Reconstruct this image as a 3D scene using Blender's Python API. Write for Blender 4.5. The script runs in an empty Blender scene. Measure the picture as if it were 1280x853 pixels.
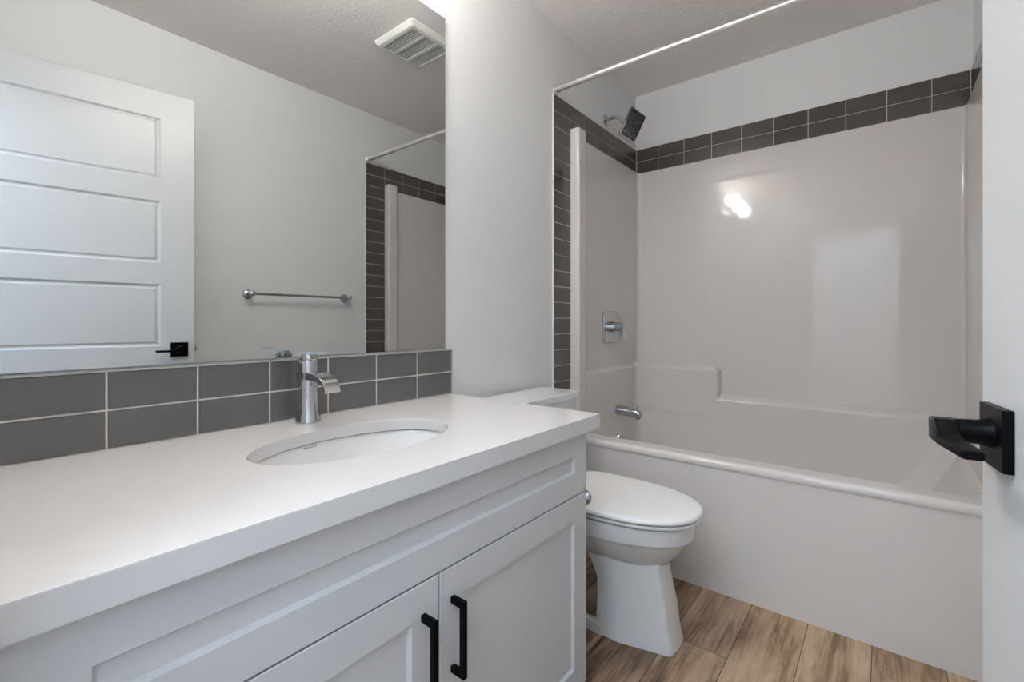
import bpy, bmesh, math, random
from mathutils import Vector, Matrix

sc = bpy.context.scene
COL = sc.collection
R = math.radians
PI = math.pi

# ------------------------------------------------------------------ camera, world, light, exposure
cam_d = bpy.data.cameras.new('camera'); cam = bpy.data.objects.new('camera', cam_d); COL.objects.link(cam)
cam.location = (1.23, 0.0, 1.02); cam.rotation_euler = (R(90), 0, R(38.588))
cam_d.sensor_width = 36; cam_d.lens = 36 * 582.5 / 1280; cam_d.shift_y = -22.9 / 1280
cam_d.clip_start = 0.01
sc.camera = cam

vs = sc.view_settings
vs.view_transform = 'Standard'; vs.look = 'None'; vs.gamma = 1; vs.use_curve_mapping = False
vs.exposure = 0.0

w = bpy.data.worlds.new('world'); sc.world = w; w.use_nodes = True
w.node_tree.nodes['Background'].inputs[0].default_value = (0.75, 0.85, 1.0, 1)
w.node_tree.nodes['Background'].inputs[1].default_value = 0.3

LAMP_STRENGTH = 92.0
BULB_STRENGTH = 720.0
HALL_POWER = 48.0

ZC_ = 2.45
def area_light(name, loc, rot, size, size_y, power, color):
    d = bpy.data.lights.new(name, 'AREA'); d.shape = 'RECTANGLE'; d.size = size; d.size_y = size_y
    d.energy = power; d.color = color
    o = bpy.data.objects.new(name, d); COL.objects.link(o); o.location = loc; o.rotation_euler = rot
    return o
# added panel standing in for the hall's daylight, which enters through the doorway
area_light('hall_light', (0.9, -0.85, ZC_ - 0.01), (0, 0, 0), 1.0, 1.0, HALL_POWER, (0.68, 0.83, 1.0))

# ------------------------------------------------------------------ dimensions
XR, YB, ZC = 1.53, 2.798, 2.45          # right wall, back wall, ceiling
YT = 1.846                              # front edge of the tiled alcove / tub apron

# ------------------------------------------------------------------ materials
def nodes(name):
    m = bpy.data.materials.new(name); m.use_nodes = True
    nt = m.node_tree
    return m, nt, nt.nodes['Principled BSDF']

def mat(name, col, rough=0.5, metal=0.0, spec=0.5, coat=0.0, bump=0.0, bscale=200.0, bdist=0.001, var=0.0, vscale=3.0):
    m, nt, b = nodes(name)
    b.inputs['Base Color'].default_value = (*col, 1)
    b.inputs['Roughness'].default_value = rough
    b.inputs['Metallic'].default_value = metal
    b.inputs['Specular IOR Level'].default_value = spec
    if coat: b.inputs['Coat Weight'].default_value = coat; b.inputs['Coat Roughness'].default_value = 0.05
    tc = nt.nodes.new('ShaderNodeTexCoord')
    if bump:
        n = nt.nodes.new('ShaderNodeTexNoise'); n.inputs['Scale'].default_value = bscale; n.inputs['Detail'].default_value = 4
        bp = nt.nodes.new('ShaderNodeBump'); bp.inputs['Strength'].default_value = bump; bp.inputs['Distance'].default_value = bdist
        nt.links.new(tc.outputs['Object'], n.inputs['Vector']); nt.links.new(n.outputs['Fac'], bp.inputs['Height'])
        nt.links.new(bp.outputs['Normal'], b.inputs['Normal'])
    if var:
        n = nt.nodes.new('ShaderNodeTexNoise'); n.inputs['Scale'].default_value = vscale; n.inputs['Detail'].default_value = 6
        mx = nt.nodes.new('ShaderNodeMix'); mx.data_type = 'RGBA'
        mx.inputs[6].default_value = (*[c * (1 - var) for c in col], 1); mx.inputs[7].default_value = (*[min(1, c * (1 + var)) for c in col], 1)
        nt.links.new(tc.outputs['Object'], n.inputs['Vector']); nt.links.new(n.outputs['Fac'], mx.inputs[0])
        nt.links.new(mx.outputs[2], b.inputs['Base Color'])
    return m

M = {}
M['wall'] = mat('wall_paint', (0.785, 0.79, 0.79), 0.55, spec=0.3, bump=0.06, bscale=260, bdist=0.0006)
M['ceiling'] = mat('ceiling_texture', (0.92, 0.875, 0.84), 0.8, spec=0.2, bump=0.5, bscale=90, bdist=0.003)
M['trim'] = mat('trim_paint', (0.72, 0.72, 0.72), 0.35)
M['door'] = mat('door_paint', (0.63, 0.63, 0.63), 0.33)
M['cabinet'] = mat('cabinet_paint', (0.62, 0.622, 0.635), 0.38)
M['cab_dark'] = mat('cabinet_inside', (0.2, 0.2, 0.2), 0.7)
M['counter'] = mat('quartz', (0.69, 0.675, 0.665), 0.16, var=0.035, vscale=14)
M['sink'] = mat('sink_porcelain', (0.80, 0.79, 0.775), 0.08)
M['porcelain'] = mat('toilet_porcelain', (0.74, 0.735, 0.725), 0.10)
M['lid'] = mat('toilet_seat_plastic', (0.88, 0.875, 0.865), 0.18)
M['acrylic'] = mat('tub_acrylic', (0.71, 0.675, 0.65), 0.06, var=0.012, vscale=2.0)
M['chrome'] = mat('chrome', (0.55, 0.56, 0.58), 0.05, 1.0)
M['satin_rod'] = mat('rod_metal', (0.86, 0.85, 0.84), 0.28, 1.0)
M['nozzle'] = mat('nozzle_rubber', (0.12, 0.12, 0.12), 0.5)
M['black'] = mat('black_metal', (0.0025, 0.0025, 0.003), 0.34, spec=0.07)
M['grout'] = mat('grout', (0.74, 0.71, 0.68), 0.8, spec=0.2)
M['edge_metal'] = mat('tile_edge_trim', (0.70, 0.69, 0.68), 0.35)
M['backsplash_edge'] = mat('backsplash_edge_trim', (0.42, 0.42, 0.415), 0.35)
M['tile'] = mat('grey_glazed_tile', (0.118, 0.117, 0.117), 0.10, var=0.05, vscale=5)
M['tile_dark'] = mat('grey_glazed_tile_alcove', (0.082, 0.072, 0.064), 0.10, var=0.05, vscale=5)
M['mirror'] = mat('mirror_glass', (0.625, 0.64, 0.635), 0.0, 1.0)
M['mirror_edge'] = mat('mirror_edge', (0.18, 0.20, 0.19), 0.2)
M['fan'] = mat('fan_plastic', (0.74, 0.73, 0.69), 0.45)
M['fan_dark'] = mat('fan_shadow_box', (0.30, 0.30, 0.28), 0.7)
M['mark'] = mat('printed_mark', (0.30, 0.33, 0.36), 0.4)
M['brass'] = mat('latch_metal', (0.45, 0.38, 0.28), 0.3, 1.0)
M['rubber'] = mat('dark_rubber', (0.03, 0.03, 0.03), 0.6)

def emit_mat(name, col, strength):
    m, nt, b = nodes(name)
    b.inputs['Base Color'].default_value = (0.9, 0.9, 0.88, 1)
    b.inputs['Emission Color'].default_value = (*col, 1); b.inputs['Emission Strength'].default_value = strength
    return m
M['shade'] = emit_mat('lit_frosted_glass', (1.0, 0.972, 0.945), LAMP_STRENGTH)
M['bulb'] = emit_mat('lit_bulb', (1.0, 0.972, 0.945), BULB_STRENGTH)

def floor_mat():
    m, nt, b = nodes('vinyl_plank')
    N = nt.nodes.new; L = nt.links.new
    def math_(op, a, bb=None, clamp=False):
        n = N('ShaderNodeMath'); n.operation = op; n.use_clamp = clamp
        for i, v in enumerate((a, bb)):
            if v is None: continue
            if isinstance(v, (int, float)): n.inputs[i].default_value = v
            else: L(v, n.inputs[i])
        return n.outputs[0]
    tc = N('ShaderNodeTexCoord'); sp = N('ShaderNodeSeparateXYZ'); L(tc.outputs['Object'], sp.inputs[0])
    px = math_('DIVIDE', math_('SUBTRACT', sp.outputs[0], 0.858 - 0.1715 * 12), 0.1715)
    ix = math_('FLOOR', px); fx = math_('FRACT', px)
    wn = N('ShaderNodeTexWhiteNoise'); wn.noise_dimensions = '1D'; L(math_('ADD', ix, 3.0), wn.inputs['W'])
    # the joint of the plank beside the toilet falls at y = 1.51
    shift = math_('ADD', math_('MULTIPLY', math_('SUBTRACT', ix, 11.0), 0.31), 0.0)
    py = math_('ADD', math_('DIVIDE', math_('SUBTRACT', sp.outputs[1], 1.512), 1.22), shift)
    iy = math_('FLOOR', py); fy = math_('FRACT', py)
    cv = N('ShaderNodeCombineXYZ'); L(ix, cv.inputs[0]); L(iy, cv.inputs[1])
    wn2 = N('ShaderNodeTexWhiteNoise'); wn2.noise_dimensions = '2D'; L(cv.outputs[0], wn2.inputs['Vector'])
    # grain coordinates: stretched along y, offset per plank
    off = N('ShaderNodeVectorMath'); off.operation = 'SCALE'; L(wn2.outputs['Color'], off.inputs[0]); off.inputs[3].default_value = 40.0
    addv = N('ShaderNodeVectorMath'); addv.operation = 'ADD'; L(tc.outputs['Object'], addv.inputs[0]); L(off.outputs[0], addv.inputs[1])
    def stretched(sx, sy):
        mp = N('ShaderNodeMapping'); mp.inputs['Scale'].default_value = (sx, sy, 1); L(addv.outputs[0], mp.inputs[0]); return mp.outputs[0]
    n1 = N('ShaderNodeTexNoise'); n1.inputs['Scale'].default_value = 1; n1.inputs['Detail'].default_value = 8; n1.inputs['Roughness'].default_value = 0.68; n1.inputs['Distortion'].default_value = 0.6
    L(stretched(26, 2.6), n1.inputs['Vector'])
    n2 = N('ShaderNodeTexNoise'); n2.inputs['Scale'].default_value = 1; n2.inputs['Detail'].default_value = 3; L(stretched(7, 2.2), n2.inputs['Vector'])
    n3 = N('ShaderNodeTexNoise'); n3.inputs['Scale'].default_value = 1; n3.inputs['Detail'].default_value = 5; L(stretched(160, 9), n3.inputs['Vector'])
    mix = math_('ADD', math_('MULTIPLY', n1.outputs['Fac'], 0.58), math_('MULTIPLY', n2.outputs['Fac'], 0.42))
    mix = math_('ADD', mix, math_('MULTIPLY', math_('SUBTRACT', n3.outputs['Fac'], 0.5), 0.24))
    mix = math_('ADD', mix, math_('MULTIPLY', math_('SUBTRACT', wn2.outputs['Value'], 0.5), 0.10))
    cr = N('ShaderNodeValToRGB'); L(mix, cr.inputs[0])
    e = cr.color_ramp.elements
    e[0].position = 0.34; e[0].color = (0.085, 0.048, 0.027, 1)
    e[1].position = 0.68; e[1].color = (0.52, 0.385, 0.26, 1)
    e2 = cr.color_ramp.elements.new(0.46); e2.color = (0.215, 0.136, 0.079, 1)
    e3 = cr.color_ramp.elements.new(0.55); e3.color = (0.385, 0.265, 0.166, 1)
    # groove mask
    gx = math_('MINIMUM', fx, math_('SUBTRACT', 1.0, fx)); gy = math_('MINIMUM', fy, math_('SUBTRACT', 1.0, fy))
    g = math_('MINIMUM', math_('MULTIPLY', gx, 0.1715), math_('MULTIPLY', gy, 1.22))
    gm = math_('LESS_THAN', g, 0.0011)
    mx = N('ShaderNodeMix'); mx.data_type = 'RGBA'; L(gm, mx.inputs[0]); L(cr.outputs[0], mx.inputs[6]); mx.inputs[7].default_value = (0.035, 0.022, 0.014, 1)
    L(mx.outputs[2], b.inputs['Base Color'])
    b.inputs['Roughness'].default_value = 0.42; b.inputs['Specular IOR Level'].default_value = 0.35
    bp = N('ShaderNodeBump'); bp.inputs['Strength'].default_value = 0.25; bp.inputs['Distance'].default_value = 0.001
    L(n3.outputs['Fac'], bp.inputs['Height']); L(bp.outputs['Normal'], b.inputs['Normal'])
    return m
M['floor'] = floor_mat()

# ------------------------------------------------------------------ helpers
def smooth_by_angle(me, deg=32):
    bm = bmesh.new(); bm.from_mesh(me)
    for f in bm.faces: f.smooth = True
    for e in bm.edges:
        e.smooth = not (len(e.link_faces) == 2 and e.calc_face_angle(0) > R(deg)) if len(e.link_faces) == 2 else False
    bm.to_mesh(me); bm.free()

def obj(name, bm, material, parent=None, world=True, deg=32):
    """link bm as one mesh object; geometry is given in world coordinates unless the parent is turned"""
    bmesh.ops.recalc_face_normals(bm, faces=bm.faces[:])
    me = bpy.data.meshes.new(name); bm.to_mesh(me); bm.free()
    smooth_by_angle(me, deg)
    mats = material if isinstance(material, (list, tuple)) else [material]
    for m_ in mats: me.materials.append(m_)
    o = bpy.data.objects.new(name, me); COL.objects.link(o)
    wn_ = o.modifiers.new('weighted', 'WEIGHTED_NORMAL'); wn_.keep_sharp = True; wn_.weight = 80
    if parent is not None:
        o.parent = parent
        if world:
            p = Vector((0, 0, 0)); q = parent
            while q is not None: p += Vector(q.location); q = q.parent
            me.transform(Matrix.Translation(-p))
    return o

def base_at(o, loc):
    """put a single-mesh thing's origin at its base"""
    o.data.transform(Matrix.Translation(-Vector(loc))); o.location = loc

def thing(name, label, cat, loc, rotz=0.0, group=None):
    o = bpy.data.objects.new(name, None); COL.objects.link(o); o.location = loc; o.rotation_euler = (0, 0, rotz)
    o.empty_display_size = 0.05
    o['label'] = label; o['category'] = cat
    if group: o['group'] = group
    return o

def tag(o, label, cat):
    o['label'] = label; o['category'] = cat; return o

def struct(name, bm, material, parent=None, deg=32):
    o = obj(name, bm, material, parent, deg=deg)
    if parent is None: o['kind'] = 'structure'
    return o

def box(bm, x0, x1, y0, y1, z0, z1, bev=0.0, seg=2, mi=0):
    vs_ = [bm.verts.new(p) for p in ((x0,y0,z0),(x1,y0,z0),(x1,y1,z0),(x0,y1,z0),(x0,y0,z1),(x1,y0,z1),(x1,y1,z1),(x0,y1,z1))]
    fs = [bm.faces.new([vs_[i] for i in q]) for q in ((3,2,1,0),(4,5,6,7),(0,1,5,4),(1,2,6,5),(2,3,7,6),(3,0,4,7))]
    for f in fs: f.material_index = mi
    if bev:
        es = list({e for f in fs for e in f.edges})
        r_ = bmesh.ops.bevel(bm, geom=es, offset=bev, segments=seg, profile=0.5, affect='EDGES')
        for f in r_['faces']: f.material_index = mi
    return fs

def loft(bm, rings, cap0=True, cap1=True, closed=True):
    vr = [[bm.verts.new(p) for p in r] for r in rings]
    n = len(vr[0])
    for a, b in zip(vr, vr[1:]):
        for i in range(n if closed else n - 1):
            j = (i + 1) % n
            bm.faces.new((a[i], a[j], b[j], b[i]))
    if cap0: bm.faces.new(list(reversed(vr[0])))
    if cap1: bm.faces.new(vr[-1])
    return vr

def circle(c, r, axis='z', n=32, ry=None):
    out = []
    for i in range(n):
        t = 2 * PI * i / n; a, b = r * math.cos(t), (ry or r) * math.sin(t)
        if axis == 'z': out.append((c[0] + a, c[1] + b, c[2]))
        elif axis == 'x': out.append((c[0], c[1] + a, c[2] + b))
        else: out.append((c[0] + a, c[1], c[2] + b))
    return out

def lathe(bm, c, prof, axis='z', n=32):
    """prof: list of (radius, offset along axis)"""
    rings = []
    for r, h in prof:
        cc = list(c); cc['xyz'.index(axis)] += h
        rings.append(circle(cc, max(r, 1e-4), axis, n))
    return loft(bm, rings)

def tube(bm, pts, r, n=16, cap=True):
    pts = [Vector(p) for p in pts]; rings = []
    up = None
    rr = r if isinstance(r, (list, tuple)) else [r] * len(pts)
    for i, p in enumerate(pts):
        d = (pts[min(i + 1, len(pts) - 1)] - pts[max(i - 1, 0)]).normalized()
        if up is None:
            up = d.orthogonal().normalized()
        up = (up - d * up.dot(d)).normalized(); s = d.cross(up)
        rings.append([p + (up * math.cos(2*PI*k/n) + s * math.sin(2*PI*k/n)) * rr[i] for k in range(n)])
    loft(bm, rings, cap, cap)

def rrect(x0, x1, y0, y1, r, n=8):
    """rounded rectangle, CCW from the lower-left corner; r may be four radii (ll, lr, ur, ul)"""
    rs = r if isinstance(r, (list, tuple)) else (r,) * 4
    out = []
    for (cx, cy, a0, rr_) in ((x0 + rs[0], y0 + rs[0], PI, rs[0]), (x1 - rs[1], y0 + rs[1], 1.5*PI, rs[1]), (x1 - rs[2], y1 - rs[2], 0, rs[2]), (x0 + rs[3], y1 - rs[3], .5*PI, rs[3])):
        for k in range(n + 1):
            t = a0 + (PI / 2) * k / n
            out.append((cx + rr_ * math.cos(t), cy + rr_ * math.sin(t)))
    return out

def prism(bm, poly, axis, a0, a1, bev=0.0, seg=2):
    """poly of 2-D points extruded along axis from a0 to a1"""
    def P(p, a):
        return {'x': (a, p[0], p[1]), 'y': (p[0], a, p[1]), 'z': (p[0], p[1], a)}[axis]
    v0 = [bm.verts.new(P(p, a0)) for p in poly]; v1 = [bm.verts.new(P(p, a1)) for p in poly]
    n = len(poly); fs = [bm.faces.new(list(reversed(v0))), bm.faces.new(v1)]
    for i in range(n): fs.append(bm.faces.new((v0[i], v0[(i+1) % n], v1[(i+1) % n], v1[i])))
    if bev:
        es = list({e for f in fs[:2] for e in f.edges})
        bmesh.ops.bevel(bm, geom=es, offset=bev, segments=seg, profile=0.5, affect='EDGES')

def quad_loft(bm, F, rects):
    """nested rectangles (u0,u1,v0,v1,w); F maps (u,v,w) to a point"""
    rings = [[F(u0, v0, w_), F(u1, v0, w_), F(u1, v1, w_), F(u0, v1, w_)] for (u0, u1, v0, v1, w_) in rects]
    loft(bm, rings, False, True)

def panel_plate(bm, F, W, H, T, panels, depth, cham, edge=0.002, raised=None):
    """a W x H plate of thickness T (front at w=0), with recessed panels sharing one column (u0,u1)"""
    u0, u1 = panels[0][0], panels[0][1]
    def q(a, b, c, d): bm.faces.new([bm.verts.new(F(*p)) for p in (a, b, c, d)])
    e = edge
    # rails and stiles of the front
    def rect(a0, a1, b0, b1): q((a0, b0, 0), (a1, b0, 0), (a1, b1, 0), (a0, b1, 0))
    rect(e, u0, e, H - e); rect(u1, W - e, e, H - e)
    vs_ = sorted(panels, key=lambda p: p[2]); last = e
    for p in vs_:
        rect(u0, u1, last, p[2]); last = p[3]
    rect(u0, u1, last, H - e)
    for (a0, a1, b0, b1) in panels:
        rs = [(a0, a1, b0, b1, 0), (a0 + cham, a1 - cham, b0 + cham, b1 - cham, -depth)]
        if raised:
            g, h = raised
            c = cham
            rs += [(a0 + c + g, a1 - c - g, b0 + c + g, b1 - c - g, -depth), (a0 + c + 2*g, a1 - c - 2*g, b0 + c + 2*g, b1 - c - 2*g, -depth + h)]
        quad_loft(bm, F, rs)
    # edge and back
    rings = [[F(*p) for p in ((a, a, w_), (W - a, a, w_), (W - a, H - a, w_), (a, H - a, w_))] for a, w_ in ((e, 0), (0, -e), (0, -T + e), (e, -T))]
    loft(bm, rings, False, True)
    bmesh.ops.remove_doubles(bm, verts=bm.verts[:], dist=1e-5)

def tile_set(bm, F, rects, t, b=0.0012):
    for (u0, u1, v0, v1) in rects:
        rings = [[F(u0 + i, v0 + i, w_), F(u1 - i, v0 + i, w_), F(u1 - i, v1 - i, w_), F(u0 + i, v1 - i, w_)] for i, w_ in ((0, 0), (0, t - b), (b * .35, t - b * .35), (b, t))]
        loft(bm, rings, False, True)

# ------------------------------------------------------------------ the room
bm = bmesh.new(); box(bm, -0.1, XR + 0.1, -1.7, YB + 0.1, -0.1, 0); struct('floor', bm, M['floor'])
bm = bmesh.new(); box(bm, -0.1, XR + 0.1, -1.7, YB + 0.1, ZC, ZC + 0.1); struct('ceiling', bm, M['ceiling'])
bm = bmesh.new(); box(bm, -0.1, 0, -1.7, YB + 0.1, 0, ZC); struct('wall_left', bm, M['wall'])
bm = bmesh.new(); box(bm, XR, XR + 0.1, -1.7, YB + 0.1, 0, ZC); struct('wall_right', bm, M['wall'])
bm = bmesh.new(); box(bm, 0, XR, YB, YB + 0.1, 0, ZC); struct('wall_back', bm, M['wall'])
bm = bmesh.new(); box(bm, 0, XR, -1.7, -1.6, 0, ZC); struct('wall_hall', bm, M['wall'])
# front wall with the doorway the camera stands in
DX0, DX1, DZ = 0.655, 1.475, 2.085
bm = bmesh.new()
prism(bm, [(0, 0), (DX0, 0), (DX0, DZ), (DX1, DZ), (DX1, 0), (XR, 0), (XR, ZC), (0, ZC)], 'y', -0.115, 0.0)
struct('wall_front', bm, M['wall'])
# jamb and casing of the doorway
bm = bmesh.new()
prism(bm, [(DX0, 0), (DX0 + .018, 0), (DX0 + .018, DZ - .018), (DX1 - .018, DZ - .018), (DX1 - .018, 0), (DX1, 0), (DX1, DZ), (DX0, DZ)], 'y', -0.118, 0.003)
struct('trim_1', bm, M['trim'])
bm = bmesh.new()
prism(bm, [(DX0 - .06, 0), (DX0 + .006, 0), (DX0 + .006, DZ - .006), (DX1 - .006, DZ - .006), (DX1 - .006, 0), (DX1 + .05, 0), (DX1 + .05, DZ + .06), (DX0 - .06, DZ + .06)], 'y', 0.0, 0.014, 0.002)
struct('trim_2', bm, M['trim'])
bm = bmesh.new()
prism(bm, [(0.0, 0), (0.013, 0), (0.013, .085), (0.006, .10), (0.0, .10)], 'y', 1.145, YT - .002); struct('baseboard_left', bm, M['trim'])
bm = bmesh.new()
prism(bm, [(XR, 0), (XR - .013, 0), (XR - .013, .085), (XR - .006, .10), (XR, .10)], 'y', 0.06, YT - .002); struct('baseboard_right', bm, M['trim'])

# ------------------------------------------------------------------ tub and shower unit
A = M['acrylic']
tub = thing('bathtub', 'glossy off-white one-piece bathtub and shower surround filling the alcove', 'bathtub', (XR / 2, 2.32, 0))
ZR = 0.502                                   # rim
bm = bmesh.new()
# apron with rolled rim
prof = [(1.860, 0.0), (1.858, 0.10), (1.856, 0.30), (1.8545, 0.43), (1.8535, 0.466), (1.849, 0.472), (1.8465, 0.479), (1.847, 0.490), (1.851, 0.4975), (1.859, 0.5015), (1.868, ZR), (1.9005, ZR)]
rings = [[(x, y, z) for (y, z) in prof] for x in (0.002, 0.40, 0.765, 1.13, XR - .002)]
loft(bm, rings, False, False, closed=False)
# rim deck and basin
def bring(x0, x1, y0, y1, z, r): return [(x, y, z) for x, y in rrect(x0, x1, y0, y1, r, 10)]
BX0, BX1, BY0, BY1 = 0.052, 1.477, 1.945, 2.70
rr4 = (.09, .12, .07, .035)
basin = [bring(0.004, XR - .004, 1.90, 2.79, ZR, .004),
         bring(BX0 - .004, BX1 + .004, BY0 - .012, BY1 + .001, ZR, rr4),
         bring(BX0, BX1, BY0 - .004, BY1, ZR - .003, rr4),
         bring(BX0, BX1 - .002, BY0, BY1, ZR - .012, rr4),
         bring(.056, 1.44, 1.955, 2.695, .42, (.10, .13, .09, .06)),
         bring(.066, 1.38, 1.97, 2.68, .30, (.11, .15, .11, .08)),
         bring(.085, 1.30, 1.99, 2.66, .20, (.12, .16, .13, .10)),
         bring(.115, 1.235, 2.02, 2.63, .145, (.13, .16, .14, .12)),
         bring(.17, 1.17, 2.07, 2.58, .125, (.13, .14, .13, .12)),
         bring(.35, 1.0, 2.20, 2.45, .12, (.1, .1, .1, .1))]
# the back and sides run straight up into the ledges; only the front turns over into the rim
for i, (x, y, z) in enumerate(basin[2]):
    if y > BY0 + .10:
        ox = -1 if x < BX0 + .001 else (1 if x > BX1 - .001 else 0); oy = 1 if y > BY1 - .08 else 0
        basin[1][i] = (x + ox * .002, y + oy * .002, ZR + .006); basin[0][i] = (x + ox * .004, y + oy * .004, ZR + .03)
loft(bm, basin, False, True)
# close the body down to the floor at both ends and the back
obj('tub', bm, A, tub, deg=50)
def lower_block(name, pts, path, zt, rise, run, parent):
    """a block standing on the rim: path = its inward face (smooth), the rest runs along the wall"""
    bm = bmesh.new()
    c = pts
    def off(d):
        return [(min(max(x + nx * d, .001), XR - .001), y + ny * d) for (x, y), (nx, ny) in zip(c, path)]
    rings = [[(x, y, ZR - .004) for x, y in off(0)], [(x, y, zt - .014) for x, y in off(0)], [(x, y, zt - .004) for x, y in off(.003)], [(x, y, zt) for x, y in off(.010)],
             [(x, y, zt + rise) for x, y in off(run)], [(x, y, zt + rise + .001) for x, y in off(run + .03)]]
    loft(bm, rings, False, False, closed=False)
    return bm
# high ledge: left wall and the back wall's first third
def arc(cx, cy, r, a0, a1, n=10): return [((cx + r * math.cos(a0 + (a1 - a0) * k / n), cy + r * math.sin(a0 + (a1 - a0) * k / n)), (math.cos(a0 + (a1 - a0) * k / n), math.sin(a0 + (a1 - a0) * k / n))) for k in range(n + 1)]
path = [((BX0, 2.03), (-1, 0)), ((BX0, 2.2), (-1, 0)), ((BX0, 2.45), (-1, 0))]
path += arc(BX0 + .035, BY1 - .035, .035, PI, PI / 2)
path += [((.2, BY1), (0, 1)), ((.4, BY1), (0, 1)), ((.506, BY1), (0, 1))]
path += [((.5125, BY1 + .0015), (.4, .92)), ((.517, BY1 + .006), (.92, .4)), ((.520, BY1 + .03), (1, 0)), ((.522, BY1 + .095), (1, 0))]
path[-1] = ((.530, BY1 + .095), (0.0, 0))
path[-2] = ((.524, BY1 + .03), (-.55, .1)); path[-3] = ((.517, BY1 + .006), (-.5, .4)); path[-4] = ((.5125, BY1 + .0015), (-.3, .92))
bm = lower_block('', [p for p, n in path], [n for p, n in path], .762, .018, .035, tub)
obj('high_ledge', bm, A, tub, deg=45)
# low ledge: the rest of the back wall and the right wall
path = [((.46, BY1 - .0004), (0, 1)), ((.8, BY1 - .0004), (0, 1)), ((1.1, BY1 - .0004), (0, 1)), ((1.3, BY1 - .0004), (0, 1))]
path += arc(BX1 - .07, BY1 - .07, .07, PI / 2, 0)
path += [((BX1, 2.45), (1, 0)), ((BX1, 2.2), (1, 0)), ((BX1, 2.03), (1, 0))]
bm = lower_block('', [p for p, n in path], [n for p, n in path], .605, .022, .042, tub)
obj('low_ledge', bm, A, tub, deg=45)
# upper panels: one smooth U with small-radius corners, leaning back a little
PT = 1.956
def upath(z, lean):
    x0, x1, yb = .031 - lean * .2, XR - .031 + lean * .2, 2.742 + lean
    r0 = .022; pts = [(x0, 2.05), (x0, 2.3), (x0, 2.6)]
    pts += [p for p, _ in arc(x0 + r0, yb - r0, r0, PI, PI / 2, 8)]
    pts += [(x, yb) for x in (.3, .6, .9, 1.2)]
    pts += [p for p, _ in arc(x1 - .016, yb - .016, .016, PI / 2, 0, 8)]
    pts += [(x1, 2.6), (x1, 2.3), (x1, 2.05)]
    return [(x, y, z) for x, y in pts]
bm = bmesh.new()
rings = [upath(z, .036 * (z - .6) / 1.35) for z in (.52, .9, 1.3, 1.7, PT - .008)]
top = upath(PT, .036); 
def pushed(d, z): return [(min(max(x, .031 + 0) - d if x < .5 and y < 2.74 else x, 9) if x < .5 else (x + d if x > 1.2 and y < 2.74 else x), min(y + d, YB - .003) if y > 2.72 else y, z) for x, y, _ in top]
rings.append(pushed(.002, PT - .002)); rings.append(pushed(.006, PT)); rings.append(pushed(.022, PT + .0005))
loft(bm, rings, False, False, closed=False)
obj('wall_panel', bm, A, tub, deg=50)
# raised front flanges
for s in (0, 1):
    bm = bmesh.new()
    pts = rrect(0.0005, .056, 2.0, 2.085, (.001, .012, .022, .001), 6)
    pts2 = rrect(0.0005, .052, 2.003, 2.08, (.001, .012, .022, .001), 6)
    f = (lambda x: XR - x) if s else (lambda x: x)
    loft(bm, [[(f(x), y, ZR - .003) for x, y in pts], [(f(x), y, 1.982) for x, y in pts], [(f(x), y, 1.988) for x, y in pts2]])
    obj('front_flange', bm, A, tub)
bm = bmesh.new()
lathe(bm, (.066, 2.44, .366), [(.036, -.012), (.036, 0), (.034, .006), (.028, .009), (.0, .010)], 'x', 28)
obj('overflow_cover', bm, M['chrome'], tub)['label'] = 'round chrome overflow cover'
bm = bmesh.new(); lathe(bm, (.30, 2.33, .121), [(.035, 0), (.035, .002), (.028, .004), (.02, .001), (0, .001)], 'z', 28)
obj('drain', bm, M['chrome'], tub)['label'] = 'round chrome drain'

# ------------------------------------------------------------------ tile border of the alcove
TP, TZ = 0.156, 0.0762
Z1 = 2.108
ts = thing('tile_border', 'dark grey glazed tile border framing the tub alcove', 'tile', (0.0, YT, ZR))
G = .0028; TT = .008
def FL(u, v, w_): return (0.0005 + w_, YT + u, v)
def FR(u, v, w_): return (XR - 0.0005 - w_, YT + u, v)
def FB(u, v, w_): return (u, YB - 0.0005 - w_, v)
def side_rects():
    rs = []
    n = 0
    u = 0.004
    edges = [0.004] + [TP * k for k in range(1, 7)] + [YB - YT - .009]
    for a, b_ in zip(edges, edges[1:]):
        for k in range(2): rs.append((a + G/2, b_ - G/2, Z1 - TZ * (k + 1) + G/2, Z1 - TZ * k - G/2))
    k = 2
    while Z1 - TZ * k > ZR + .01:
        lo = max(Z1 - TZ * (k + 1) + G/2, ZR + .004)
        rs.append((0.004 + G/2, TP - G/2, lo, Z1 - TZ * k - G/2)); k += 1
    return rs
for F_ in (FL, FR):
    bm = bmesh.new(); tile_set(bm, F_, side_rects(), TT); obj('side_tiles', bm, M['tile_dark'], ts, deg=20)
    bm = bmesh.new()
    tile_set(bm, F_, [(0.003, YB - YT - .0005, Z1 - 2 * TZ - .02, Z1), (0.003, TP, ZR + .001, Z1 - 2 * TZ - .02)], TT - .0022, .0002)
    obj('grout', bm, M['grout'], ts, deg=20)
    bm = bmesh.new(); tile_set(bm, F_, [(-0.001, 0.0035, ZR + .001, Z1 + .001)], TT + .0012, .0005)
    obj('edge_trim', bm, M['edge_metal'], ts)['label'] = 'pale metal edge strip'
bm = bmesh.new()
edges = [.0095, .149] + [.149 + TP * k for k in range(1, 9)] + [XR - .0095]
rs = []
for a, b_ in zip(edges, edges[1:]):
    for k in range(2): rs.append((a + G/2, b_ - G/2, Z1 - TZ * (k + 1) + G/2, Z1 - TZ * k - G/2))
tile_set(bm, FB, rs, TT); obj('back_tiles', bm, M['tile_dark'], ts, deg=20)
bm = bmesh.new(); tile_set(bm, FB, [(.0005, XR - .0005, Z1 - 2 * TZ - .02, Z1)], TT - .0022, .0002); obj('grout', bm, M['grout'], ts, deg=20)

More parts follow.
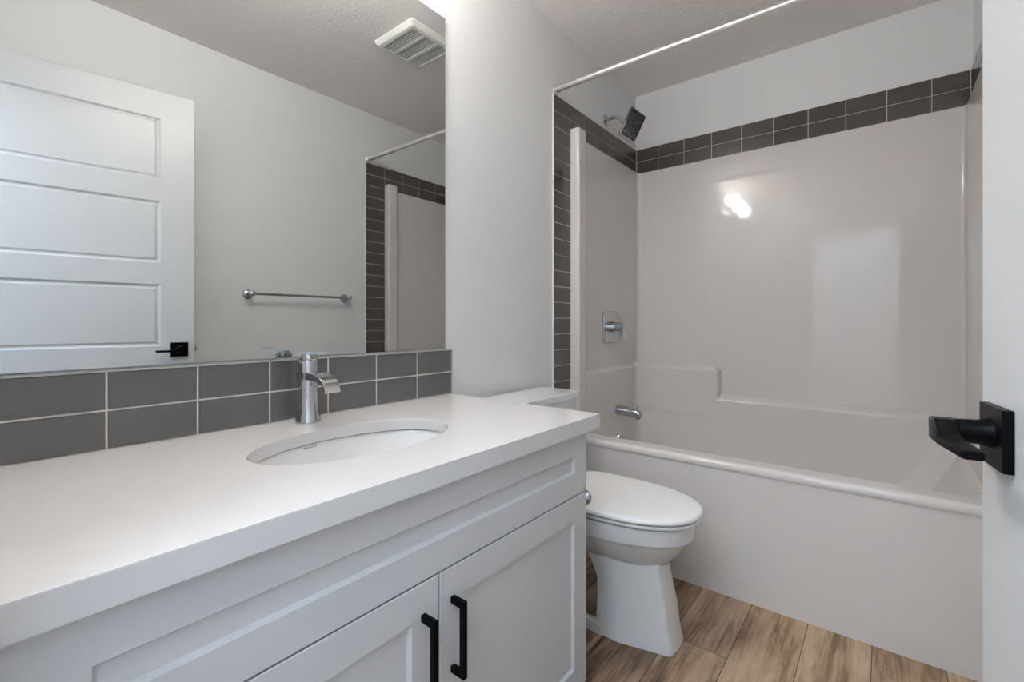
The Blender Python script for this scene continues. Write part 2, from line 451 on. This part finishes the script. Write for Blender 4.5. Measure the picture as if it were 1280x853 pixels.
# ------------------------------------------------------------------ vanity
VX, VY0, VY1 = .565, .045, 1.139      # the left-hand stiles run on to the front wall
va = thing('vanity_cabinet', 'white shaker bathroom vanity cabinet with two doors under the countertop', 'cabinet', (.29, .59, 0))
bm = bmesh.new()
box(bm, .002, VX, .004, .022, .0, .7245, .001); box(bm, .002, VX + .0005, VY1 - .018, VY1, .0, .7245, .001)
box(bm, .002, VX - .01, 0.022, VY1 - .018, .03, .046); box(bm, .002, .012, 0.022, VY1 - .018, .046, .7)
box(bm, VX - .02, VX - .001, 0.022, VY1 - .018, .535, .575); box(bm, VX - .02, VX - .001, 0.022, VY1 - .018, .70, .7245)
box(bm, VX - .02, VX - .001, .58, .604, .046, .535)
obj('carcass', bm, M['cabinet'], va)
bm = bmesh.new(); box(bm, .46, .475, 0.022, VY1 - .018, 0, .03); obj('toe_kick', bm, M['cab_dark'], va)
def front(name, y0, y1, z0, z1, fr, parent, ext=0.0):
    bm = bmesh.new(); T = .02
    F = lambda u, v, w_: (VX + T + w_, y0 + u, z0 + v)
    panel_plate(bm, F, y1 - y0, z1 - z0, T - .0005, [(fr + ext, y1 - y0 - fr, fr, z1 - z0 - fr)], .008, .0052, .0012)
    return obj(name, bm, M['cabinet'], parent)
front('drawer_front', .004, VY1, .5565, .722, .0605, va, VY0 + .001 - .004)['label'] = 'wide false drawer front'
dl = front('door', .004, .5905, .028, .5530, .063, va, VY0 + .001 - .004)
dr = front('door', .5935, VY1, .028, .5530, .063, va)
def pull(y, parent):
    bm = bmesh.new(); x0 = VX + .0201
    pts = [(x0, .498), (x0 + .035, .498), (x0 + .035, .354), (x0, .354), (x0, .366), (x0 + .0255, .366), (x0 + .0255, .486), (x0, .486)]
    pts = [(a, b_) for a, b_ in pts]
    prism(bm, pts, 'y', y - .0055, y + .0055, .0008, 1)
    return obj('handle', bm, M['black'], parent)
for y, d in ((.553, dl), (.6255, dr)):
    h_ = pull(y, d); h_['label'] = 'black square bar pull'
# countertop with the oval cut-out
SX, SY, SA, SB = .32, .60, .14, .23
ZT, ZB, ZE = .765, .737, .7255          # top, underside of the slab, foot of the built-up front edge
CX0, CX1, CY0, CY1 = .002, .606, .003, 1.178
bm = bmesh.new()
angs = [2 * PI * k / 96 for k in range(96)]
for cx_, cy_ in ((CX0, CY0), (CX1, CY0), (CX1, CY1), (CX0, CY1)): angs.append(math.atan2(cy_ - SY, cx_ - SX) % (2 * PI))
angs = sorted(set(round(a, 6) for a in angs))
def hit(a, ins):
    dx, dy = math.cos(a), math.sin(a); t = 9
    if dx > 1e-9: t = min(t, (CX1 - SX) / dx)
    if dx < -1e-9: t = min(t, (CX0 - SX) / dx)
    if dy > 1e-9: t = min(t, (CY1 - SY) / dy)
    if dy < -1e-9: t = min(t, (CY0 - SY) / dy)
    x, y = SX + t * dx, SY + t * dy
    return (min(max(x, CX0 + ins), CX1 - ins), min(max(y, CY0 + ins), CY1 - ins))
def ell(a, da, z):
    # the direction a meets the ellipse
    ca, sa = math.cos(a), math.sin(a); r = 1 / math.sqrt((ca / (SA + da)) ** 2 + (sa / (SB + da)) ** 2)
    return (SX + r * ca, SY + r * sa, z)
rings = [[ell(a, 0, ZB) for a in angs], [ell(a, 0, ZT - .003) for a in angs], [ell(a, .001, ZT - .0008) for a in angs], [ell(a, .0035, ZT) for a in angs],
         [(*hit(a, .003), ZT) for a in angs], [(*hit(a, .0008), ZT - .0008) for a in angs], [(*hit(a, 0), ZT - .003) for a in angs], [(*hit(a, 0), ZE) for a in angs], [(*hit(a, .035), ZE) for a in angs], [(*hit(a, .035), ZB) for a in angs]]
vr = loft(bm, rings, False, False)
n = len(angs)
for i in range(n):
    j = (i + 1) % n; bm.faces.new((vr[-1][i], vr[-1][j], vr[0][j], vr[0][i]))
o = obj('countertop', bm, M['counter']); tag(o, 'white quartz countertop with an oval sink cut-out on the vanity', 'countertop'); base_at(o, (.30, .59, ZE))
# sink
sk = thing('sink', 'oval white undermount porcelain sink set in the countertop', 'sink', (SX, SY, .575))
def er(a, b_, z, n=64): return [(SX + a * math.cos(2*PI*k/n), SY + b_ * math.sin(2*PI*k/n), z) for k in range(n)]
bm = bmesh.new()
loft(bm, [er(.175, .265, ZB - .001), er(.148, .238, ZB - .001), er(.143, .233, ZB - .004), er(.141, .231, ZB - .012), er(.135, .224, .7015), er(.124, .210, .666), er(.107, .186, .632), er(.08, .145, .604), er(.045, .08, .594), er(.022, .022, .590)], False, False)
loft(bm, [er(.175, .265, ZB - .001), er(.175, .265, ZB - .012), er(.152, .242, ZB - .014), er(.145, .235, .69), er(.13, .215, .647), er(.09, .155, .592), er(.05, .08, .582), er(.024, .024, .578)], False, False)
bmesh.ops.remove_doubles(bm, verts=bm.verts[:], dist=1e-5)
obj('bowl', bm, M['sink'], sk, deg=60)
bm = bmesh.new(); lathe(bm, (SX, SY, .586), [(.0225, -.006), (.0225, .004), (.018, .006), (.013, .003), (0, .003)], 'z', 24); obj('drain', bm, M['chrome'], sk)
# small printed maker's mark on the bowl's inner wall (worn, grey strokes)
MARK_Y, MARK_Z = .561, .7285
def bowl_pt(y, z, lift=.0004):
    # inner surface on the wall side of the bowl between the rings at z .7135 and .69
    t = (z - .7015) / (.725 - .7015); a = .135 + (.141 - .135) * t; b_ = .224 + (.231 - .224) * t
    x = SX - a * math.sqrt(max(0, 1 - ((y - SY) / b_) ** 2)); return (x + lift, y, z)
bm = bmesh.new()
yy = MARK_Y - .020
for wd in (.0045, .003, .0038, .0026, .0036, .003, .0042):
    vv = [bm.verts.new(bowl_pt(a, b_)) for a, b_ in ((yy, MARK_Z - .0022), (yy + wd, MARK_Z - .0022), (yy + wd, MARK_Z + .0022), (yy, MARK_Z + .0022))]
    bm.faces.new(vv); yy += wd + .0014
obj('printed_mark', bm, M['mark'], sk)

# faucet
FX, FY = .075, .609
fa = thing('faucet', 'chrome single-lever faucet standing behind the oval sink', 'faucet', (FX, FY, ZT))
bm = bmesh.new()
lathe(bm, (FX, FY, ZT), [(.0, .0002), (.0305, .0002), (.031, .003), (.0295, .012), (.0265, .026), (.0245, .045), (.0235, .075), (.0235, .145), (.0232, .157), (.0215, .160), (0, .160)], 'z', 40)
obj('body', bm, M['chrome'], fa)
bm = bmesh.new()
pth = [(-.022, .118), (.02, .121), (.06, .120), (.085, .117), (.100, .110), (.110, .099), (.115, .086)]
thk = [.020, .019, .015, .012, .010, .008, .006]
up = []; lo = []
for i, (px, pz) in enumerate(pth):
    a = Vector(pth[min(i + 1, len(pth) - 1)]) - Vector(pth[max(i - 1, 0)]); a.normalize(); nx, nz = -a.y, a.x
    up.append((FX + px + nx * thk[i] / 2, ZT + pz + nz * thk[i] / 2)); lo.append((FX + px - nx * thk[i] / 2, ZT + pz - nz * thk[i] / 2))
prism(bm, up + lo[::-1], 'y', FY - .021, FY + .021, .0015, 2)
obj('spout', bm, M['chrome'], fa)
bm = bmesh.new()
lathe(bm, (FX, FY, ZT), [(.0, .1605), (.0225, .1605), (.0230, .163), (.0230, .172), (.0220, .174), (0, .174)], 'z', 40)
prism(bm, [(FX - .02, ZT + .174), (FX + .02, ZT + .1745), (FX + .122, ZT + .181), (FX + .122, ZT + .1835), (FX + .02, ZT + .180), (FX - .02, ZT + .179)], 'y', FY - .0095, FY + .0095, .001, 2)
obj('lever', bm, M['chrome'], fa)

# backsplash
bs = thing('tile_backsplash', 'two-row grey glazed tile backsplash between countertop and mirror', 'backsplash', (0, .59, ZT))
BP, BZ0, BZ1 = .1595, ZT + .001, .921
js = [1.181 - BP * k for k in range(8)] + [.004]
FLb = lambda u, v, w_: (.0005 + w_, u, v)
zm = .8435; rs = []
for a, b_ in zip(js[1:], js):
    rs.append((a + .002, b_ - .002, BZ0 + .001, zm - .002)); rs.append((a + .002, b_ - .002, zm + .002, BZ1 - .001))
bm = bmesh.new(); tile_set(bm, FLb, rs, .0085, .0014); obj('tiles', bm, M['tile'], bs, deg=20)
bm = bmesh.new(); tile_set(bm, FLb, [(.004, 1.181, BZ0, BZ1)], .0066, .0002); obj('grout', bm, M['grout'], bs, deg=20)
bm = bmesh.new(); tile_set(bm, FLb, [(.004, 1.184, BZ1 - .0005, BZ1 + .0035), (1.1805, 1.184, BZ0, BZ1)], .0098, .0004); obj('edge_trim', bm, M['backsplash_edge'], bs)['label'] = 'pale metal edge strip'

# mirror
mi = thing('mirror', 'large frameless wall mirror above the tile backsplash', 'mirror', (0, .58, .9285))
bm = bmesh.new(); box(bm, .0005, .0052, .012, 1.152, .9285, 2.107); obj('backing', bm, M['mirror_edge'], mi)
bm = bmesh.new(); box(bm, .0053, .0062, .0125, 1.1515, .929, 2.1065); obj('glass', bm, M['mirror'], mi)

# ------------------------------------------------------------------ toilet
TY = 1.478
to = thing('toilet', 'white porcelain toilet with closed lid between vanity and tub', 'toilet', (.40, TY, 0))
def sup(xb, xf, w_, z, e=2.3, n=56, eb=4.5, cy=TY):
    """egg-shaped section: square-ish at the back, elliptical at the front"""
    out = []; xm = xb + (xf - xb) * .42
    for k in range(n):
        t = 2 * PI * k / n; c, s = math.cos(t), math.sin(t)
        ex = e if c >= 0 else eb
        px = abs(c) ** (2 / ex) * (1 if c >= 0 else -1); py = abs(s) ** (2 / ex) * (1 if s >= 0 else -1)
        out.append((xm + px * ((xf - xm) if c >= 0 else (xm - xb)), cy + py * w_, z))
    return out
bm = bmesh.new()
loft(bm, [sup(.17, .762, .172, .3995), sup(.165, .770, .178, .396), sup(.165, .772, .180, .380), sup(.165, .770, .179, .350), sup(.167, .764, .175, .341), sup(.17, .755, .168, .337),
          sup(.18, .752, .165, .330), sup(.20, .735, .148, .300), sup(.24, .712, .122, .272), sup(.28, .690, .098, .250), sup(.34, .672, .080, .236)], True, True)
obj('bowl', bm, M['porcelain'], to, deg=40)
bm = bmesh.new()
def ped(xb, xf, wb, wf, z, ch=.03):
    # column section: bowed sides narrowing to a flat front face with soft corners
    r = .012
    L = [(xb, -wb), (xb + (xf - xb) * .35, -wb * 1.02), (xb + (xf - xb) * .7, -(wb * .45 + wf * .55)), (xf - .008, -wf - .001), (xf - .002, -wf + .004), (xf + .001, -wf + .012),
         (xf + .005, -wf * .3)]
    L += [(x, -y) for x, y in reversed(L)]
    return [(x, TY - .008 + y, z) for x, y in L]
loft(bm, [ped(.486, .724, .096, .060, .0), ped(.486, .724, .096, .060, .006), ped(.488, .714, .093, .058, .05), ped(.490, .706, .090, .056, .12), ped(.488, .692, .088, .054, .18), ped(.470, .684, .090, .054, .225), ped(.45, .68, .094, .054, .262)], True, True)
# foot running back along the floor and the trapway behind
for ya, yb_, hs in ((-.100, -.068, 1.0),):
    loft(bm, [[(x, TY - .008 + y, z * hs) for x, y in rrect(.14, .52, ya + e, yb_ - e, .0125 - e, 4)] for e, z in ((0, 0), (0, .022), (.004, .032), (.010, .036))])
loft(bm, [[(x, y, z) for x, y in rrect(.14, .33, TY - .106 + e, TY + .09 - e, .02 - e, 4)] for e, z in ((0, 0), (0, .022), (.004, .032), (.010, .036))])
loft(bm, [[(x, y, z) for x, y in rrect(xb, xf, TY - .008 - w_, TY - .008 + w_, .03, 6)] for xb, xf, w_, z in ((.16, .34, .07, .05), (.15, .33, .066, .12), (.14, .36, .072, .19), (.14, .45, .09, .25), (.16, .5, .10, .31))])
obj('pedestal', bm, M['porcelain'], to, deg=30)
bm = bmesh.new()
def seat(d, z): return sup(.285 + d, .792 - d, .1855 - d, z, 2.25)
loft(bm, [seat(.010, .4045), seat(.006, .405), seat(.004, .408), seat(.004, .413), seat(.008, .415)]); obj('seat', bm, M['lid'], to, deg=40)
bm = bmesh.new()
loft(bm, [seat(.006, .4195), seat(.001, .4205), seat(0, .424), seat(.001, .429), seat(.005, .4335), seat(.014, .4365), seat(.04, .4385), seat(.10, .4395)]); obj('lid', bm, M['lid'], to, deg=40)
for s in (-1, 1):
    bm = bmesh.new(); box(bm, .262, .292, TY + s * .075 - .018, TY + s * .075 + .018, .3995, .428, .006, 3); obj('hinge', bm, M['lid'], to)
bm = bmesh.new()
box(bm, .02, .20, TY - .05, TY + .05, .30, .40, .01)
def tk(x0, x1, y0, y1, z, r=.03): return [(x, y, z) for x, y in rrect(x0, x1, y0, y1, r, 6)]
loft(bm, [tk(.045, .195, TY - .19, TY + .205, .385), tk(.04, .205, TY - .2, TY + .215, .40), tk(.036, .216, TY - .222, TY + .24, .69), tk(.036, .216, TY - .222, TY + .24, .7035)]); obj('tank', bm, M['porcelain'], to, deg=40)
bm = bmesh.new()
loft(bm, [tk(.03, .222, TY - .228, TY + .246, .704), tk(.026, .226, TY - .232, TY + .25, .706), tk(.025, .227, TY - .233, TY + .251, .726), tk(.028, .224, TY - .230, TY + .248, .7315), tk(.036, .216, TY - .222, TY + .240, .733)]); obj('tank_lid', bm, M['porcelain'], to, deg=40)
bm = bmesh.new(); lathe(bm, (.2165, TY - .16, .655), [(.016, 0), (.016, .006), (.012, .010), (.008, .02), (0, .02)], 'x', 20)
tube(bm, [(.234, TY - .16, .655), (.238, TY - .13, .652), (.240, TY - .09, .645)], [.008, .0075, .006]); obj('flush_lever', bm, M['chrome'], to)

# ------------------------------------------------------------------ door
H = Vector((1.43, .026, 0)); DA = math.atan2(.99, -.1415)
dW, dH, dT = .765, 2.053, .035
door = bpy.data.objects.new('door_1', None); COL.objects.link(door); door.location = (H.x, H.y, .012); door.rotation_euler = (0, 0, DA); door['kind'] = 'structure'
pn = [(.128, dW - .128, z0 - .012, z0 + .279 - .012) for z0 in (.165, .540, .914, 1.290, 1.666)]
bm = bmesh.new()
panel_plate(bm, lambda u, v, w_: (u, w_, v), dW, dH, dT / 2, pn, .007, .008, .001, raised=(.006, .004))
obj('front_face', bm, M['door'], door, world=False)
bm = bmesh.new()
panel_plate(bm, lambda u, v, w_: (u, -dT - w_, v), dW, dH, dT / 2, pn, .007, .008, .001, raised=(.006, .004))
obj('back_face', bm, M['door'], door, world=False)
def lever_set(s):
    """s = 1 the face towards the vanity, -1 the face towards the wall"""
    f = lambda d: d if s > 0 else -dT - d
    ux, z = .706, .8965 - .012
    bm = bmesh.new(); y0, y1 = sorted((f(.0003), f(.0095)))
    box(bm, ux - .0335, ux + .0335, y0, y1, z - .033, z + .033, .0012, 2)
    ros = obj('door_handle', bm, M['black'], door, world=False)
    bm = bmesh.new()
    y0, y1 = sorted((f(.0096), f(.064)))
    # neck, flaring from the rosette
    rings = []
    for d, r in ((.0096, .0165), (.014, .0150), (.02, .0135), (.045, .0125)):
        rings.append([(ux + r * math.cos(t), f(d), z + .003 + r * math.sin(t)) for t in [2*PI*k/24 for k in range(24)]])
    loft(bm, rings)
    # elbow and blade pointing to the hinge: outline in (u, d), tapering in height
    def sec(u, d0, d1, z0, z1): 
        a, b_ = f(d0), f(d1); c = .0018
        return [(u, a, z + z0 + c), (u, a, z + z1 - c), (u, a + (b_ - a) * .1, z + z1), (u, b_ - (b_ - a) * .1, z + z1), (u, b_, z + z1 - c), (u, b_, z + z0 + c), (u, b_ - (b_ - a) * .1, z + z0), (u, a + (b_ - a) * .1, z + z0)]
    loft(bm, [sec(ux + .012, .040, .056, -.009, .015), sec(ux + .008, .037, .059, -.0095, .0155), sec(ux - .008, .037, .060, -.0095, .0155), sec(ux - .020, .038, .060, -.0095, .006), sec(ux - .034, .038, .060, -.0095, .0005), sec(ux - .088, .037, .055, -.0095, .0), sec(ux - .092, .038, .053, -.009, -.001)])
    obj('lever', bm, M['black'], ros, world=False, deg=25)
    return ros
lever_set(1); lever_set(-1)
bm = bmesh.new(); box(bm, dW + .0003, dW + .0022, -.030, -.005, .8565, .9125, .0006); box(bm, dW + .0022, dW + .011, -.024, -.012, .875, .894, .002)
obj('latch', bm, M['brass'], door, world=False)['label'] = 'dull metal latch plate and bolt'
for zc in (.25, 1.05, 1.85):
    bm = bmesh.new(); lathe(bm, (-.002, .006, zc - .045), [(0, 0), (.0055, 0), (.0055, .09), (0, .09)], 'z', 12); obj('hinge', bm, M['brass'], door, world=False)

# ------------------------------------------------------------------ fittings
# towel bar on the right wall
tb = thing('towel_bar', 'chrome towel bar on the wall behind the door, seen in the mirror', 'towel bar', (XR, 1.39, 1.178))
bm = bmesh.new(); tube(bm, [(XR - .062, 1.082, 1.178), (XR - .062, 1.705, 1.178)], .0075); obj('bar', bm, M['chrome'], tb)
for y in (1.10, 1.687):
    bm = bmesh.new(); lathe(bm, (XR - .0005, y, 1.178), [(0, 0), (.026, 0), (.026, -.006), (.022, -.011), (.011, -.015), (.010, -.045), (.0145, -.050), (.0155, -.062), (.0145, -.073), (.008, -.078), (0, -.079)], 'x', 28)
    obj('bracket', bm, M['chrome'], tb)
# shower rod
sr = thing('shower_rod', 'straight metal shower curtain rod spanning the tub alcove', 'shower rod', (XR / 2, 1.872, 2.135))
bm = bmesh.new(); tube(bm, [(.012, 1.872, 2.135), (XR - .012, 1.872, 2.135)], .0142, 20); obj('rod', bm, M['satin_rod'], sr)
for s in (0, 1):
    f = (lambda d: XR - d) if s else (lambda d: d)
    bm = bmesh.new(); loft(bm, [circle((f(d), 1.872, 2.135), r, 'x', 24) for d, r in ((.0005, .024), (.005, .024), (.008, .021), (.012, .0165), (.03, .016), (.032, .0145))]); obj('end_flange', bm, M['satin_rod'], sr)
# shower head and arm
sh = thing('overhead_shower', 'square chrome rain shower head on the wall above the tile border', 'shower head', (0, 2.39, 2.167))
bm = bmesh.new(); lathe(bm, (.0005, 2.39, 2.167), [(0, 0), (.030, 0), (.030, .003), (.024, .009), (.012, .012), (0, .012)], 'x', 28); obj('flange', bm, M['chrome'], sh)
HC = Vector((.166, 2.385, 2.090)); HN = Vector((.87, -.12, -.47)).normalized()
bm = bmesh.new()
HB = HC - HN * .055
tube(bm, [(.006, 2.39, 2.167), (.05, 2.39, 2.170), (.075, 2.39, 2.162), (.092, 2.39, 2.148), HB - HN * .012], .0105, 16); obj('arm', bm, M['chrome'], sh)
hu = Vector((0, 1, 0)); hu = (hu - HN * hu.dot(HN)).normalized(); hv = HN.cross(hu)
def FH(u, v, d): return HC + hu * u + hv * v + HN * d
bm = bmesh.new()
def hring(s, r, d): return [FH(u, v, d) for u, v in rrect(-s, s, -s, s, r, 5)]
loft(bm, [[FH(.014 * math.cos(t), .014 * math.sin(t), -.062) for t in [PI + .25*PI*0 + 2*PI*k/24 for k in range(24)]], [FH(.016 * math.cos(t), .016 * math.sin(t), -.05) for t in [PI + 2*PI*k/24 for k in range(24)]], [FH(.022 * math.cos(t), .022 * math.sin(t), -.036) for t in [PI + 2*PI*k/24 for k in range(24)]], [FH(.034 * math.cos(t), .034 * math.sin(t), -.018) for t in [PI + 2*PI*k/24 for k in range(24)]]])
loft(bm, [hring(.056, .012, -.020), hring(.072, .012, -.014), hring(.076, .010, -.009), hring(.076, .010, -.001), hring(.074, .009, 0)])
obj('head', bm, M['chrome'], sh)
bm = bmesh.new()
loft(bm, [hring(.066, .006, .0002), hring(.065, .006, .0015)])
obj('spray_face', bm, mat('spray_face', (.10, .10, .105), .15, .6), sh)['label'] = 'dark spray plate'
bm = bmesh.new()
for i in range(9):
    for j in range(9):
        u, v = -.052 + .013 * i, -.052 + .013 * j
        loft(bm, [[FH(u + r * math.cos(2*PI*k/8), v + r * math.sin(2*PI*k/8), d) for k in range(8)] for r, d in ((.0032, .0014), (.0026, .0036))])
noz = obj('nozzles', bm, mat('nozzle_tips', (.22, .22, .225), .3, .3), sh)
# valve trim
vt = thing('shower_valve', 'chrome shower valve with square plate and lever on the tub surround', 'valve', (.03, 2.385, .995))
VXF = .0297
bm = bmesh.new()
rings = [[(VXF + d, y, z) for y, z in rrect(2.385 - s, 2.385 + s, .995 - s * .98, .995 + s * .98, .03, 8)] for s, d in ((.090, .0), (.090, .006), (.087, .0095), (.080, .011))]
loft(bm, rings); obj('plate', bm, M['chrome'], vt)
bm = bmesh.new(); lathe(bm, (VXF, 2.385, .997), [(0, .011), (.030, .011), (.030, .03), (.026, .034), (.024, .034), (.024, .062), (.0225, .085), (0, .086)], 'x', 28)
prism(bm, [(VXF + .066, .997 + .018), (VXF + .086, .997 + .019), (VXF + .090, .925), (VXF + .078, .925)], 'y', 2.385 - .013, 2.385 + .013, .002, 2)
obj('lever', bm, M['chrome'], vt)
# tub spout
sp_ = thing('tub_spout', 'chrome tub spout with diverter knob below the shower valve', 'spout', (BX0, 2.43, .53))
bm = bmesh.new()
rings = []
for d, r, dz, fl in ((.0005, .031, 0, 1), (.005, .032, 0, 1), (.03, .030, .0, 1), (.07, .0275, -.002, 1), (.11, .025, -.005, 1), (.132, .023, -.009, 1), (.142, .017, -.014, 1)):
    rings.append([(BX0 + d, 2.43 + r * math.cos(2*PI*k/28), .528 + dz + r * .95 * math.sin(2*PI*k/28)) for k in range(28)])
loft(bm, rings)
lathe(bm, (BX0 + .122, 2.43, .498), [(0, -.008), (.012, -.008), (.013, 0), (.016, .016), (0, .018)], 'z', 20)
obj('body', bm, M['chrome'], sp_)
bm = bmesh.new(); lathe(bm, (BX0 + .122, 2.43, .54), [(0, 0), (.0035, 0), (.0035, .014), (.007, .016), (.007, .022), (0, .024)], 'z', 16); obj('diverter_knob', bm, M['chrome'], sp_)
# paper holder on the vanity's far side
ph = thing('toilet_paper_holder', 'chrome paper holder on the vanity side, its round end showing beside the toilet lid', 'paper holder', (.48, VY1, .515))
for x in (.552, .40):
    bm = bmesh.new(); lathe(bm, (x, VY1 + .0005, .515), [(0, 0), (.024, 0), (.024, .005), (.012, .010), (.010, .035), (.018, .040), (.022, .045), (.022, .050), (.017, .055), (0, .057)], 'y', 24); obj('post', bm, M['chrome'], ph)
bm = bmesh.new(); tube(bm, [(.405, VY1 + .047, .515), (.547, VY1 + .047, .515)], .008); obj('roller', bm, M['chrome'], ph)
# extractor fan in the ceiling
ef = thing('exhaust_fan', 'square white ceiling exhaust fan grille, seen in the mirror', 'fan', (.65, 1.56, ZC))
bm = bmesh.new()
def fr_(s, z, r=.012): return [(x, y, z) for x, y in rrect(.655 - s, .655 + s, 1.56 - s, 1.56 + s, r, 5)]
loft(bm, [fr_(.150, ZC - .0005), fr_(.150, ZC - .008), fr_(.138, ZC - .026), fr_(.130, ZC - .029), fr_(.118, ZC - .029, .006), fr_(.116, ZC - .016, .006)], False, False); obj('frame', bm, M['fan'], ef)
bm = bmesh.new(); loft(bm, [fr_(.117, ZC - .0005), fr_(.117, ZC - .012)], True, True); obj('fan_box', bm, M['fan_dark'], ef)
for k in range(17):
    bm = bmesh.new(); y = 1.56 - .112 + k * .014; wide = .0065 if k in (5, 11) else .0028; zl = .029 if k in (5, 11) else .026
    box(bm, .655 - .117, .655 + .117, y - wide, y + wide, ZC - zl, ZC - .017); obj('slat', bm, M['fan'], ef)
# vanity light above the mirror (out of the frame, mirrored in the tub surround)
vl = thing('vanity_light', 'three-shade chrome vanity light on the wall above the mirror', 'light', (0, .60, 2.20))
bm = bmesh.new(); box(bm, .0005, .022, .60 - .30, .60 + .30, 2.17, 2.23, .004); obj('backplate', bm, M['chrome'], vl)
for y in (.38, .60, .82):
    bm = bmesh.new(); tube(bm, [(.0225, y, 2.20), (.06, y, 2.20), (.09, y, 2.20), (.105, y, 2.207), (.11, y, 2.222)], .008); obj('arm', bm, M['chrome'], vl)
    bm = bmesh.new(); lathe(bm, (.11, y, 2.215), [(0, 0), (.022, 0), (.026, .01), (.026, .024), (0, .024)], 'z', 24); obj('socket', bm, M['chrome'], vl)
    bm = bmesh.new(); loft(bm, [circle((.11, y, z), r, 'z', 28) for r, z in ((.020, 2.2395), (.036, 2.245), (.042, 2.262), (.046, 2.285), (.050, 2.315), (.047, 2.315), (.043, 2.285), (.039, 2.264), (.030, 2.250))], True, True); obj('shade', bm, M['shade'], vl)
    bm = bmesh.new(); lathe(bm, (.11, y, 2.252), [(0, 0), (.012, .001), (.014, .015), (.022, .032), (.027, .048), (.024, .064), (.014, .073), (0, .076)], 'z', 24); obj('bulb', bm, M['bulb'], vl)
